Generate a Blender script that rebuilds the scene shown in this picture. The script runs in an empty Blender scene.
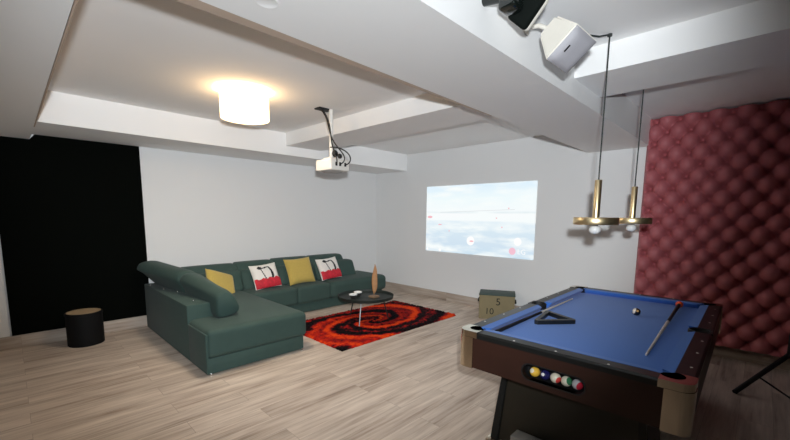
import bpy, bmesh, math, random
from mathutils import Vector, Matrix
random.seed(7)
PI = math.pi
SC = bpy.context.scene
COL = SC.collection
V = Vector

# ------------------------------------------------------------------ materials
def nt(name):
    m = bpy.data.materials.new(name); m.use_nodes = True
    n = m.node_tree.nodes; b = n['Principled BSDF']
    return m, n, m.node_tree.links, b

def mat(name, col, rough=.6, metal=0., noise=0., nscale=40., bump=0., bscale=80., coat=0., spec=.5, sheen=0.):
    m, n, l, b = nt(name)
    b.inputs['Base Color'].default_value = (*col, 1)
    b.inputs['Roughness'].default_value = rough
    b.inputs['Metallic'].default_value = metal
    b.inputs['Coat Weight'].default_value = coat
    b.inputs['Specular IOR Level'].default_value = spec
    b.inputs['Sheen Weight'].default_value = sheen
    tc = n.new('ShaderNodeTexCoord')
    if noise:
        t = n.new('ShaderNodeTexNoise'); t.inputs['Scale'].default_value = nscale; t.inputs['Detail'].default_value = 4
        l.new(tc.outputs['Object'], t.inputs['Vector'])
        r = n.new('ShaderNodeMapRange')
        r.inputs['To Min'].default_value = 1 - noise; r.inputs['To Max'].default_value = 1 + noise
        l.new(t.outputs['Fac'], r.inputs['Value'])
        mx = n.new('ShaderNodeMix'); mx.data_type = 'RGBA'; mx.blend_type = 'MULTIPLY'
        mx.inputs[0].default_value = 1
        mx.inputs[6].default_value = (*col, 1)
        l.new(r.outputs['Result'], mx.inputs[7]); l.new(mx.outputs[2], b.inputs['Base Color'])
    if bump:
        t = n.new('ShaderNodeTexNoise'); t.inputs['Scale'].default_value = bscale; t.inputs['Detail'].default_value = 5
        l.new(tc.outputs['Object'], t.inputs['Vector'])
        bp = n.new('ShaderNodeBump'); bp.inputs['Strength'].default_value = bump; bp.inputs['Distance'].default_value = .01
        l.new(t.outputs['Fac'], bp.inputs['Height']); l.new(bp.outputs['Normal'], b.inputs['Normal'])
    return m

def emit(name, col, s):
    m = bpy.data.materials.new(name); m.use_nodes = True
    n = m.node_tree.nodes; n.clear()
    e = n.new('ShaderNodeEmission'); e.inputs[0].default_value = (*col, 1); e.inputs[1].default_value = s
    o = n.new('ShaderNodeOutputMaterial'); m.node_tree.links.new(e.outputs[0], o.inputs[0])
    return m

def wood_floor(name, plank=True, tone=1.):
    m, n, l, b = nt(name)
    tc = n.new('ShaderNodeTexCoord')
    br = n.new('ShaderNodeTexBrick')
    br.inputs['Color1'].default_value = (0, 0, 0, 1); br.inputs['Color2'].default_value = (1, 1, 1, 1)
    br.inputs['Mortar'].default_value = (.5, .5, .5, 1)
    br.inputs['Scale'].default_value = 1; br.inputs['Brick Width'].default_value = 1.25 if plank else 2.4
    br.inputs['Row Height'].default_value = .19 if plank else 5.
    br.inputs['Mortar Size'].default_value = .0014; br.inputs['Mortar Smooth'].default_value = .3
    br.offset = .37
    l.new(tc.outputs['Object'], br.inputs['Vector'])
    # per-plank offset so the grain does not run across joints
    off = n.new('ShaderNodeVectorMath'); off.operation = 'MULTIPLY_ADD'
    off.inputs[1].default_value = (7.3, 11.1, 3.7)
    l.new(br.outputs['Color'], off.inputs[0]); l.new(tc.outputs['Object'], off.inputs[2])
    mp = n.new('ShaderNodeMapping'); mp.inputs['Scale'].default_value = (1.9, 34, 34)
    l.new(off.outputs[0], mp.inputs['Vector'])
    g = n.new('ShaderNodeTexNoise'); g.inputs['Scale'].default_value = 1; g.inputs['Detail'].default_value = 7; g.inputs['Roughness'].default_value = .62
    l.new(mp.outputs[0], g.inputs['Vector'])
    mp2 = n.new('ShaderNodeMapping'); mp2.inputs['Scale'].default_value = (1.3, 7, 7)
    l.new(off.outputs[0], mp2.inputs['Vector'])
    g2 = n.new('ShaderNodeTexNoise'); g2.inputs['Scale'].default_value = 1; g2.inputs['Detail'].default_value = 3
    l.new(mp2.outputs[0], g2.inputs['Vector'])
    ad = n.new('ShaderNodeMath'); ad.operation = 'MULTIPLY_ADD'; ad.inputs[1].default_value = .55
    l.new(g2.outputs['Fac'], ad.inputs[0])
    hf = n.new('ShaderNodeMath'); hf.operation = 'MULTIPLY'; hf.inputs[1].default_value = .55
    l.new(g.outputs['Fac'], hf.inputs[0]); l.new(hf.outputs[0], ad.inputs[2])
    ra = n.new('ShaderNodeValToRGB')
    e = ra.color_ramp.elements
    e[0].position = .36; e[0].color = (.27, .20, .155, 1)
    e[1].position = .70; e[1].color = (.68, .58, .49, 1)
    k = e.new(.47); k.color = (.45, .36, .295, 1)
    k = e.new(.57); k.color = (.56, .465, .39, 1)
    l.new(ad.outputs[0], ra.inputs[0])
    # tint per plank
    tr = n.new('ShaderNodeMapRange'); tr.inputs['To Min'].default_value = .95 * tone; tr.inputs['To Max'].default_value = 1.04 * tone
    l.new(br.outputs['Color'], tr.inputs['Value'])
    mx = n.new('ShaderNodeMix'); mx.data_type = 'RGBA'; mx.blend_type = 'MULTIPLY'; mx.inputs[0].default_value = 1
    l.new(ra.outputs[0], mx.inputs[6]); l.new(tr.outputs[0], mx.inputs[7])
    mm = n.new('ShaderNodeMix'); mm.data_type = 'RGBA'; mm.inputs[7].default_value = (.32, .26, .21, 1)
    l.new(br.outputs['Fac'], mm.inputs[0]); l.new(mx.outputs[2], mm.inputs[6])
    l.new(mm.outputs[2], b.inputs['Base Color'])
    b.inputs['Roughness'].default_value = .52
    b.inputs['Specular IOR Level'].default_value = .35
    bp = n.new('ShaderNodeBump'); bp.inputs['Strength'].default_value = .12; bp.inputs['Distance'].default_value = .004
    l.new(g.outputs['Fac'], bp.inputs['Height']); l.new(bp.outputs[0], b.inputs['Normal'])
    return m

def rug_mat():
    m, n, l, b = nt('shaggy_spiral_rug')
    tc = n.new('ShaderNodeTexCoord')
    wob = n.new('ShaderNodeTexNoise'); wob.inputs['Scale'].default_value = 3.2; wob.inputs['Detail'].default_value = 5
    l.new(tc.outputs['Object'], wob.inputs['Vector'])
    wv = n.new('ShaderNodeVectorMath'); wv.operation = 'MULTIPLY_ADD'; wv.inputs[1].default_value = (.26, .26, 0)
    l.new(wob.outputs['Color'], wv.inputs[0]); l.new(tc.outputs['Object'], wv.inputs[2])
    sb = n.new('ShaderNodeVectorMath'); sb.operation = 'SUBTRACT'; sb.inputs[1].default_value = (.13 - .06, .13 - .02, 0)
    l.new(wv.outputs[0], sb.inputs[0])
    sc = n.new('ShaderNodeVectorMath'); sc.operation = 'MULTIPLY'; sc.inputs[1].default_value = (.62, 1, 0)
    l.new(sb.outputs[0], sc.inputs[0])
    sp = n.new('ShaderNodeSeparateXYZ'); l.new(sc.outputs[0], sp.inputs[0])
    at = n.new('ShaderNodeMath'); at.operation = 'ARCTAN2'; l.new(sp.outputs[1], at.inputs[0]); l.new(sp.outputs[0], at.inputs[1])
    ln = n.new('ShaderNodeVectorMath'); ln.operation = 'LENGTH'; l.new(sc.outputs[0], ln.inputs[0])
    pw = n.new('ShaderNodeMath'); pw.operation = 'POWER'; pw.inputs[1].default_value = .62; l.new(ln.outputs['Value'], pw.inputs[0])
    mu = n.new('ShaderNodeMath'); mu.operation = 'MULTIPLY'; mu.inputs[1].default_value = -16.5; l.new(pw.outputs[0], mu.inputs[0])
    ma = n.new('ShaderNodeMath'); ma.operation = 'MULTIPLY_ADD'; ma.inputs[1].default_value = 2.
    l.new(at.outputs[0], ma.inputs[0]); l.new(mu.outputs[0], ma.inputs[2])
    sn0 = n.new('ShaderNodeMath'); sn0.operation = 'SINE'; l.new(ma.outputs[0], sn0.inputs[0])
    m3 = n.new('ShaderNodeMath'); m3.operation = 'MULTIPLY'; m3.inputs[1].default_value = 2.63; l.new(mu.outputs[0], m3.inputs[0])
    m4 = n.new('ShaderNodeMath'); m4.operation = 'MULTIPLY_ADD'; m4.inputs[1].default_value = 5.; l.new(at.outputs[0], m4.inputs[0]); l.new(m3.outputs[0], m4.inputs[2])
    s3 = n.new('ShaderNodeMath'); s3.operation = 'SINE'; l.new(m4.outputs[0], s3.inputs[0])
    sn = n.new('ShaderNodeMath'); sn.operation = 'MULTIPLY_ADD'; sn.inputs[1].default_value = .75; l.new(s3.outputs[0], sn.inputs[0]); l.new(sn0.outputs[0], sn.inputs[2])
    fn = n.new('ShaderNodeTexNoise'); fn.inputs['Scale'].default_value = 19; fn.inputs['Detail'].default_value = 4
    l.new(tc.outputs['Object'], fn.inputs['Vector'])
    mix = n.new('ShaderNodeMath'); mix.operation = 'MULTIPLY_ADD'; mix.inputs[1].default_value = 1.0
    l.new(fn.outputs['Fac'], mix.inputs[0])
    h = n.new('ShaderNodeMath'); h.operation = 'MULTIPLY'; h.inputs[1].default_value = .30; l.new(sn.outputs[0], h.inputs[0])
    l.new(h.outputs[0], mix.inputs[2])
    ra = n.new('ShaderNodeValToRGB'); e = ra.color_ramp.elements
    e[0].position = .20; e[0].color = (.006, .003, .004, 1)
    e[1].position = .90; e[1].color = (.74, .060, .008, 1)
    k = e.new(.36); k.color = (.03, .004, .006, 1)
    k = e.new(.50); k.color = (.24, .008, .009, 1)
    k = e.new(.68); k.color = (.46, .016, .007, 1)
    l.new(mix.outputs[0], ra.inputs[0]); l.new(ra.outputs[0], b.inputs['Base Color'])
    b.inputs['Roughness'].default_value = .9; b.inputs['Specular IOR Level'].default_value = .1
    b.inputs['Sheen Weight'].default_value = 0
    return m

M = {}
M['wall'] = mat('white_plaster', (.72, .72, .72), .85, bump=.03, bscale=120, spec=.2)
M['ceil'] = mat('white_ceiling_paint', (.88, .875, .87), .9, bump=.02, bscale=120, spec=.15)
M['trim'] = mat('tan_beam_strip', (.50, .39, .31), .7, noise=.08, nscale=6)
M['floor'] = wood_floor('greyed_oak_planks')
M['skirt'] = wood_floor('greyed_oak_skirting', False, .72)
M['fill_cut_wall'] = mat('fill_cutting_dark_grey', (.10, .11, .11), .85, noise=.03, nscale=3)  # dark finish given to the unseen near and back walls to cut bounced fill
M['black_board'] = mat('matte_black_board', (.0018, .0024, .0018), .9, spec=.04)
M['sofa'] = mat('green_grey_leather', (.040, .073, .064), .72, noise=.10, nscale=14, bump=.10, bscale=220, spec=.25, sheen=.05)
M['sofa_base'] = mat('dark_green_base', (.040, .064, .058), .75, bump=.08, bscale=200)
M['chrome'] = mat('chrome', (.82, .80, .77), .16, 1., noise=.03, nscale=9)
M['corner_metal'] = mat('satin_nickel_corner', (.60, .53, .42), .13, 1., noise=.06, nscale=11)
M['foot_metal'] = mat('scuffed_grey_foot_metal', (.34, .34, .33), .45, .6, noise=.15, nscale=12)
M['brass'] = mat('brushed_brass', (.80, .64, .38), .36, 1., noise=.06, nscale=50)
M['mustard'] = mat('mustard_weave', (.50, .365, .085), .85, noise=.12, nscale=60, bump=.25, bscale=300, sheen=.2)
M['pillow_white'] = mat('white_cotton', (.80, .77, .73), .85, bump=.1, bscale=250)
M['pillow_black'] = mat('black_print', (.012, .012, .014), .8)
M['pillow_red'] = mat('red_print', (.55, .018, .035), .75, noise=.55, nscale=24)
M['rug'] = rug_mat()
M['table_black'] = mat('dark_lacquer', (.014, .021, .018), .5, noise=.1, nscale=8, spec=.3)
M['steel'] = mat('grey_steel', (.30, .30, .31), .35, .9, noise=.05)
M['cup_white'] = mat('white_porcelain', (.82, .82, .80), .35, noise=.02)
M['cup_dark'] = mat('dark_glaze', (.035, .03, .028), .4, noise=.2)
M['leaf'] = mat('carved_light_wood', (.40, .20, .085), .6, noise=.35, nscale=18, bump=.3, bscale=40)
M['leaf_base'] = mat('brown_wood_base', (.24, .15, .09), .6, noise=.3, nscale=20)
M['pouf'] = mat('black_drum_wrap', (.0035, .0035, .004), .75, noise=.2, spec=.2)
M['pouf_top'] = mat('tan_drum_top', (.42, .30, .18), .6, noise=.2, nscale=12)
M['card'] = mat('brown_cardboard', (.22, .18, .10), .85, noise=.12, nscale=9, bump=.05)
M['card_tape'] = mat('dark_green_cover', (.03, .055, .045), .6, noise=.2, nscale=20)
M['ink'] = mat('black_marker_ink', (.012, .014, .010), .8)
M['cloth'] = mat('blue_baize', (.036, .155, .54), .9, noise=.05, nscale=300, bump=.06, bscale=500, sheen=.15)
M['mahog'] = mat('dark_mahogany', (.030, .010, .006), .48, noise=.35, nscale=5, coat=.06, spec=.35)
M['pool_black'] = mat('black_laminate', (.008, .009, .009), .36, noise=.15, nscale=10, spec=.33)
M['pool_dark'] = mat('black_brown_panel', (.014, .011, .006), .45, noise=.25, nscale=4)
M['pocket'] = mat('black_rubber', (.006, .006, .007), .55, noise=.1)
M['pearl'] = mat('pearl_dot', (.78, .76, .72), .3, noise=.02)
M['rack'] = mat('black_plastic', (.008, .009, .010), .4, noise=.1)
M['cue_shaft'] = mat('pale_ash_shaft', (.62, .57, .50), .35, noise=.1, nscale=30)
M['cue_butt'] = mat('black_cue_butt', (.008, .008, .009), .5, noise=.1, spec=.25)
M['orange'] = mat('orange_rubber', (.90, .10, .02), .5, noise=.03)
M['lamp_metal'] = mat('white_enamel', (.8, .78, .74), .4, noise=.02)
M['shade'] = emit('glowing_lamp_shade', (1., .66, .34), 5.)
M['diff'] = emit('glowing_diffuser', (1., .86, .68), 48.)
M['proj_body'] = mat('white_projector_plastic', (.78, .75, .70), .45, noise=.02)
M['proj_under'] = mat('grey_projector_base', (.42, .42, .42), .5, noise=.03)
M['cable'] = mat('black_cable', (.008, .009, .009), .5, noise=.1)
M['lens'] = mat('dark_lens_glass', (.02, .02, .03), .08, coat=.5, noise=.02)
M['spk_white'] = mat('cream_speaker_shell', (.80, .76, .68), .45, noise=.02)
M['spk_grille'] = mat('pale_grey_grille', (.40, .39, .42), .6, noise=.05, nscale=300, bump=.1, bscale=900)
M['spk_black'] = mat('black_grille', (.004, .006, .005), .85, noise=.1, spec=.12)
M['gloss_black'] = mat('glossy_black', (.006, .009, .008), .12, noise=.05, coat=.5)
M['bulb'] = mat('frosted_bulb', (.85, .84, .82), .25, noise=.02, coat=.3)
M['cord'] = mat('dark_cord', (.02, .025, .024), .6, noise=.1)
M['leather_red'] = mat('red_tufted_leather', (.44, .125, .140), .55, noise=.08, nscale=9, bump=.05, bscale=150, spec=.4)
M['button'] = mat('dark_red_button', (.10, .02, .025), .5, noise=.1)
M['iron'] = mat('black_iron', (.006, .006, .006), .5, noise=.1)

# ------------------------------------------------------------------ builders
ROOT = {}                       # object name -> world matrix of the root
def thing(name, label, cat, loc=(0, 0, 0), rz=0., group=None):
    o = bpy.data.objects.new(name, None); COL.objects.link(o)
    o.location = loc; o.rotation_euler = (0, 0, rz); o.empty_display_size = .1
    o['label'] = label; o['category'] = cat
    if group: o['group'] = group
    ROOT[o.name] = Matrix.Translation(V(loc)) @ Matrix.Rotation(rz, 4, 'Z')
    return o

def tag(o, label, cat, group=None):
    o['label'] = label; o['category'] = cat
    if group: o['group'] = group
    return o

class MB:
    def __init__(s): s.bm = bmesh.new()
    def _merge(s, t, mtx=None):
        if mtx is not None: t.transform(mtx)
        me = bpy.data.meshes.new('tmp'); t.to_mesh(me); t.free(); s.bm.from_mesh(me); bpy.data.meshes.remove(me)
        return s
    def box(s, a, b, bev=0., seg=2, mtx=None):
        t = bmesh.new(); bmesh.ops.create_cube(t, size=1)
        a, b = V(a), V(b); c = (a + b) / 2; d = b - a
        for v in t.verts: v.co = V((v.co.x * abs(d.x), v.co.y * abs(d.y), v.co.z * abs(d.z))) + c
        if bev: bmesh.ops.bevel(t, geom=t.edges[:], offset=bev, segments=seg, affect='EDGES', profile=.5)
        return s._merge(t, mtx)
    def poly(s, pts, ext, bev=0.):
        t = bmesh.new(); f = t.faces.new([t.verts.new(p) for p in pts])
        r = bmesh.ops.extrude_face_region(t, geom=[f])
        bmesh.ops.translate(t, verts=[g for g in r['geom'] if isinstance(g, bmesh.types.BMVert)], vec=V(ext))
        bmesh.ops.recalc_face_normals(t, faces=t.faces[:])
        if bev: bmesh.ops.bevel(t, geom=t.edges[:], offset=bev, segments=2, affect='EDGES')
        return s._merge(t)
    def flat(s, pts):
        s.bm.faces.new([s.bm.verts.new(p) for p in pts]); return s
    def tube(s, pts, r, seg=10, caps=True):
        pts = [V(p) for p in pts]; n = len(pts)
        rs = r if isinstance(r, (list, tuple)) else [r] * n
        rings = []; prev = None
        for i, p in enumerate(pts):
            t = (pts[min(i + 1, n - 1)] - pts[max(i - 1, 0)]).normalized()
            if prev is None:
                up = V((0, 0, 1)) if abs(t.z) < .9 else V((1, 0, 0)); u = t.cross(up).normalized()
            else:
                u = (prev - t * prev.dot(t)).normalized()
            prev = u; w = t.cross(u)
            rings.append([s.bm.verts.new(p + (u * math.cos(2 * PI * k / seg) + w * math.sin(2 * PI * k / seg)) * rs[i]) for k in range(seg)])
        for a, b in zip(rings, rings[1:]):
            for k in range(seg): s.bm.faces.new((a[k], a[(k + 1) % seg], b[(k + 1) % seg], b[k]))
        if caps: s.bm.faces.new(rings[0][::-1]); s.bm.faces.new(rings[-1])
        return s
    def lathe(s, prof, c=(0, 0, 0), seg=32, mtx=None):
        c = V(c); t = bmesh.new(); rings = []
        for r, z in prof:
            if r < 1e-6: rings.append([t.verts.new(c + V((0, 0, z)))])
            else: rings.append([t.verts.new(c + V((r * math.cos(2 * PI * k / seg), r * math.sin(2 * PI * k / seg), z))) for k in range(seg)])
        for a, b in zip(rings, rings[1:]):
            for k in range(seg):
                q = [a[k % len(a)], a[(k + 1) % seg] if len(a) > 1 else None, b[(k + 1) % seg] if len(b) > 1 else None, b[k % len(b)]]
                q = [x for x in q if x is not None]
                if len(q) > 2: t.faces.new(q)
        bmesh.ops.recalc_face_normals(t, faces=t.faces[:])
        return s._merge(t, mtx)
    def ball(s, c, r, sc=(1, 1, 1), u=20, v=12):
        t = bmesh.new(); bmesh.ops.create_uvsphere(t, u_segments=u, v_segments=v, radius=r)
        for w in t.verts: w.co = V((w.co.x * sc[0], w.co.y * sc[1], w.co.z * sc[2])) + V(c)
        return s._merge(t)
    def cushion(s, a, b, r=.05, bulge=(0, 0, .0), n=16, f=None):
        """soft box between a and b: rounded edges, faces that swell"""
        a, b = V(a), V(b); c = (a + b) / 2; hf = (b - a) / 2
        r = min(r, hf.x, hf.y, hf.z)
        t = bmesh.new(); bmesh.ops.create_cube(t, size=2)
        bmesh.ops.subdivide_edges(t, edges=t.edges[:], cuts=n, use_grid_fill=True)
        for v in t.verts:
            q = V([math.sin(x * PI / 2) for x in v.co])
            p = V((q.x * hf.x, q.y * hf.y, q.z * hf.z))
            k = V([max(-hf[i] + r, min(hf[i] - r, p[i])) for i in range(3)])
            d = p - k
            if d.length > 1e-7: p = k + d.normalized() * r
            ex = [1 - min(1, abs(q[i])) ** 2.4 for i in range(3)]
            p.x += bulge[0] * q.x * ex[1] * ex[2]; p.y += bulge[1] * q.y * ex[0] * ex[2]; p.z += bulge[2] * q.z * ex[0] * ex[1]
            v.co = f(p + c) if f else p + c
        return s._merge(t)
    def loft(s, secs, rnd=.25):
        """closed smooth sections -> a soft bar with rounded ends"""
        def smooth(pts, k=4):
            n = len(pts); out = []
            for i in range(n):
                p0, p1, p2, p3 = pts[i - 1], pts[i], pts[(i + 1) % n], pts[(i + 2) % n]
                for j in range(k):
                    u = j / k
                    out.append(.5 * ((2 * p1) + (p2 - p0) * u + (2 * p0 - 5 * p1 + 4 * p2 - p3) * u * u + (3 * p1 - p0 - 3 * p2 + p3) * u ** 3))
            return out
        S = [smooth([V(p) for p in q]) for q in secs]
        m = len(S) - 1; full = []
        ts = [0, .012, .035, .07, .12] + [.2 + .6 * i / 8 for i in range(9)] + [.88, .93, .965, .988, 1]
        for u in ts:
            x = u * m; i = min(int(x), m - 1); w = x - i
            q = [S[i][k].lerp(S[i + 1][k], w) for k in range(len(S[0]))]
            e = min(u, 1 - u) / .12
            sc = 1 if e >= 1 else 1 - rnd * (1 - math.sqrt(max(0, 1 - (1 - e) ** 2)))
            c = sum(q, V()) / len(q)
            full.append([c + (p - c) * sc for p in q])
        rings = [[s.bm.verts.new(p) for p in q] for q in full]
        for a, b in zip(rings, rings[1:]):
            for k in range(len(a)): s.bm.faces.new((a[k], a[(k + 1) % len(a)], b[(k + 1) % len(b)], b[k]))
        s.bm.faces.new(rings[0][::-1]); s.bm.faces.new(rings[-1])
        bmesh.ops.recalc_face_normals(s.bm, faces=s.bm.faces[:])
        return s
    def build(s, name, m, parent=None, smooth=True, angle=40, local=False):
        """vertices are in world metres unless local; parent is a thing or a part"""
        me = bpy.data.meshes.new(name)
        bmesh.ops.remove_doubles(s.bm, verts=s.bm.verts[:], dist=1e-6)
        bm = s.bm
        mtx = Matrix.Identity(4)
        o = bpy.data.objects.new(name, me)
        if parent is not None:
            mtx = ROOT[parent.name]
            if not local: bm.transform(mtx.inverted())
            o.parent = parent
        bm.to_mesh(me); bm.free()
        me.materials.append(m)
        COL.objects.link(o)
        ROOT[o.name] = mtx
        if smooth:
            me.polygons.foreach_set('use_smooth', [True] * len(me.polygons))
            me.set_sharp_from_angle(angle=math.radians(angle))
        return o
    def centred(s, name, m, origin, smooth=True, angle=40):
        """a top-level mesh whose origin sits at the given world point"""
        s.bm.transform(Matrix.Translation(-V(origin)))
        o = s.build(name, m, None, smooth, angle); o.location = origin
        ROOT[o.name] = Matrix.Translation(V(origin))
        return o

def struct(o): o['kind'] = 'structure'; return o

def copy_tree(o, parent=None):
    c = o.copy(); COL.objects.link(c)
    if parent is not None: c.parent = parent
    for ch in [x for x in SC.objects if x.parent == o]: copy_tree(ch, c)
    return c

def text_mesh(txt, size, mtx, ext=.0):
    cu = bpy.data.curves.new('t', 'FONT'); cu.body = txt; cu.size = size; cu.extrude = ext
    cu.align_x = 'CENTER'; cu.align_y = 'CENTER'
    o = bpy.data.objects.new('t', cu); COL.objects.link(o)
    me = bpy.data.meshes.new_from_object(o.evaluated_get(bpy.context.evaluated_depsgraph_get()))
    bpy.data.objects.remove(o); mb = MB(); mb.bm.from_mesh(me); bpy.data.meshes.remove(me); mb.bm.transform(mtx)
    return mb

# ------------------------------------------------------------------ camera
YAW, PIT, ROLL = .772, -.1263, .0103
fw = V((math.cos(YAW) * math.cos(PIT), math.sin(YAW) * math.cos(PIT), math.sin(PIT)))
r_ = fw.cross(V((0, 0, 1))).normalized(); u_ = r_.cross(fw)
rt = r_ * math.cos(ROLL) + u_ * math.sin(ROLL); up = -r_ * math.sin(ROLL) + u_ * math.cos(ROLL)
cam = bpy.data.cameras.new('camera'); co = bpy.data.objects.new('camera', cam); COL.objects.link(co)
co.matrix_world = Matrix(((rt.x, up.x, -fw.x, 0), (rt.y, up.y, -fw.y, 0), (rt.z, up.z, -fw.z, 1.5), (0, 0, 0, 1)))
cam.sensor_width = 36; cam.lens = 376.23 / 790 * 36; cam.shift_y = (262.95 - 220) / 790
cam.clip_start = .05
SC.camera = co

# ------------------------------------------------------------------ the room
XB, YA, XN, YN, ZC = 5.35, 5.77, -1.7, -2.3, 2.63
T = .12
struct(MB().box((XN, YN, -.1), (XB, YA, 0)).build('floor', M['floor'], smooth=False))
struct(MB().box((XN, YN, ZC), (XB, YA, ZC + .1)).build('ceiling', M['ceil'], smooth=False))
struct(MB().box((XN - T, YA, -.1), (XB + T, YA + T, ZC + .1)).build('wall_left', M['wall'], smooth=False))
struct(MB().box((XB, YN, -.1), (XB + T, YA, ZC + .1)).build('wall_right', M['wall'], smooth=False))
struct(MB().box((XN - T, YN - T, -.1), (XB + T, YN, ZC + .1)).build('wall_near', M['fill_cut_wall'], smooth=False))
struct(MB().box((XN - T, YN, -.1), (XN, YA, ZC + .1)).build('wall_back', M['fill_cut_wall'], smooth=False))
struct(MB().box((XN, YA - .016, 0), (XB, YA, .147), .003).build('baseboard_left', M['skirt'], smooth=False))
def rot_skirt():
    o = MB().box((YN, -.008, 0), (YA - .016, .008, .147), .003).build('baseboard_right', M['skirt'], smooth=False)
    o.rotation_euler = (0, 0, PI / 2); o.location = (XB - .008, 0, 0)
    return struct(o)
rot_skirt()
# dropped beams
struct(MB().box((.12, 4.93, 2.33), (XB, YA, ZC)).build('ceiling_beam', M['ceil'], smooth=False))
struct(MB().poly([(XN, 1.04, 2.33), (XB, 1.04, 2.33), (XB, 1.722, 2.33), (2.9, 1.706, 2.33), (.5, 1.672, 2.33), (XN, 1.672, 2.33)], (0, 0, ZC - 2.33)).build('ceiling_beam', M['ceil'], smooth=False))
struct(MB().poly([(XN, 1.672, 2.331), (.5, 1.672, 2.331), (2.9, 1.706, 2.331), (2.9, 1.722, 2.331), (.5, 1.744, 2.331), (XN, 1.744, 2.331)], (0, 0, .02)).build('trim_1', M['trim'], smooth=False))
struct(MB().box((2.835, 1.742, 2.455), (3.415, 4.93, ZC)).build('ceiling_beam', M['ceil'], smooth=False))
struct(MB().box((2.835, YN, 2.455), (3.415, 1.04, ZC)).build('ceiling_beam', M['ceil'], smooth=False))
struct(MB().poly([(XN, 1.742, 2.275), (.24, 1.742, 2.275), (.345, 1.742, ZC - .001), (XN, 1.742, ZC - .001)], (0, YA - 1.742, 0)).build('ceiling_beam', M['ceil'], smooth=False))
struct(MB().poly([(.243, 1.742, 2.278), (.252, 1.742, 2.278), (.357, 1.742, ZC - .001), (.348, 1.742, ZC - .001)], (0, 4.93 - 1.742, 0)).build('dimmed_beam_face', M['trim'], smooth=False))  # left beam's dimmer side face, its shade put into a tan strip

# ------------------------------------------------------------------ wall pieces
o = MB().poly([(-.066, YA - .022, .150), (1.243, YA - .022, .150), (1.243, YA - .022, 2.328), (.285, YA - .022, 2.328), (.24, YA - .022, 2.272), (-.066, YA - .022, 2.272)], (0, .0215, 0), .002)
tag(o.centred('wall_panel', M['black_board'], (.6, YA, .15), smooth=False), 'large flat matte black panel covering the left wall from beam to skirting', 'panel')

# tufted red panel
def tufted():
    W, H, D = .217, .25, .105
    y0, y1, z0, z1 = -1.25, 1.064, .15, 2.615
    ny, nz = 190, 200
    bm = bmesh.new(); g = []
    for j in range(nz + 1):
        row = []
        for i in range(ny + 1):
            y = y0 + (y1 - y0) * i / ny; z = z0 + (z1 - z0) * j / nz
            h = -.06
            yy, zz = (y - y1 + .075) / (W / 2), (z - z0 - .06) / (H / 2)
            for a in range(int(yy) - 2, int(yy) + 3):
                for b in range(int(zz) - 2, int(zz) + 3):
                    if (a + b) % 2: continue
                    q = ((yy - a) / .80) ** 2 + ((zz - b) / .82) ** 2
                    h = max(h, D * (1 - q) ** .60 if q < 1 else -.08 * (q - 1) ** .8)
            ed = min(1, (y1 - y) / .03); row.append(bm.verts.new((XB - .066 - h * ed, y, z)))
        g.append(row)
    for j in range(nz):
        for i in range(ny): bm.faces.new((g[j][i], g[j + 1][i], g[j + 1][i + 1], g[j][i + 1]))
    # back and rim
    rim = [g[0][i] for i in range(ny + 1)] + [g[j][ny] for j in range(1, nz + 1)] + [g[nz][i] for i in range(ny - 1, -1, -1)] + [g[j][0] for j in range(nz - 1, 0, -1)]
    bk = [bm.verts.new((XB - .0005, v.co.y, v.co.z)) for v in rim]
    for k in range(len(rim)): bm.faces.new((rim[k], rim[(k + 1) % len(rim)], bk[(k + 1) % len(rim)], bk[k]))
    bm.faces.new(bk)
    bmesh.ops.recalc_face_normals(bm, faces=bm.faces[:])
    mb = MB(); mb.bm.free(); mb.bm = bm
    o = mb.centred('tufted_wall_panel', M['leather_red'], (XB, 0, .15), angle=60)
    return tag(o, 'large deep red diamond tufted padded panel on the right wall behind the pool table', 'panel')
tufted()

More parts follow.
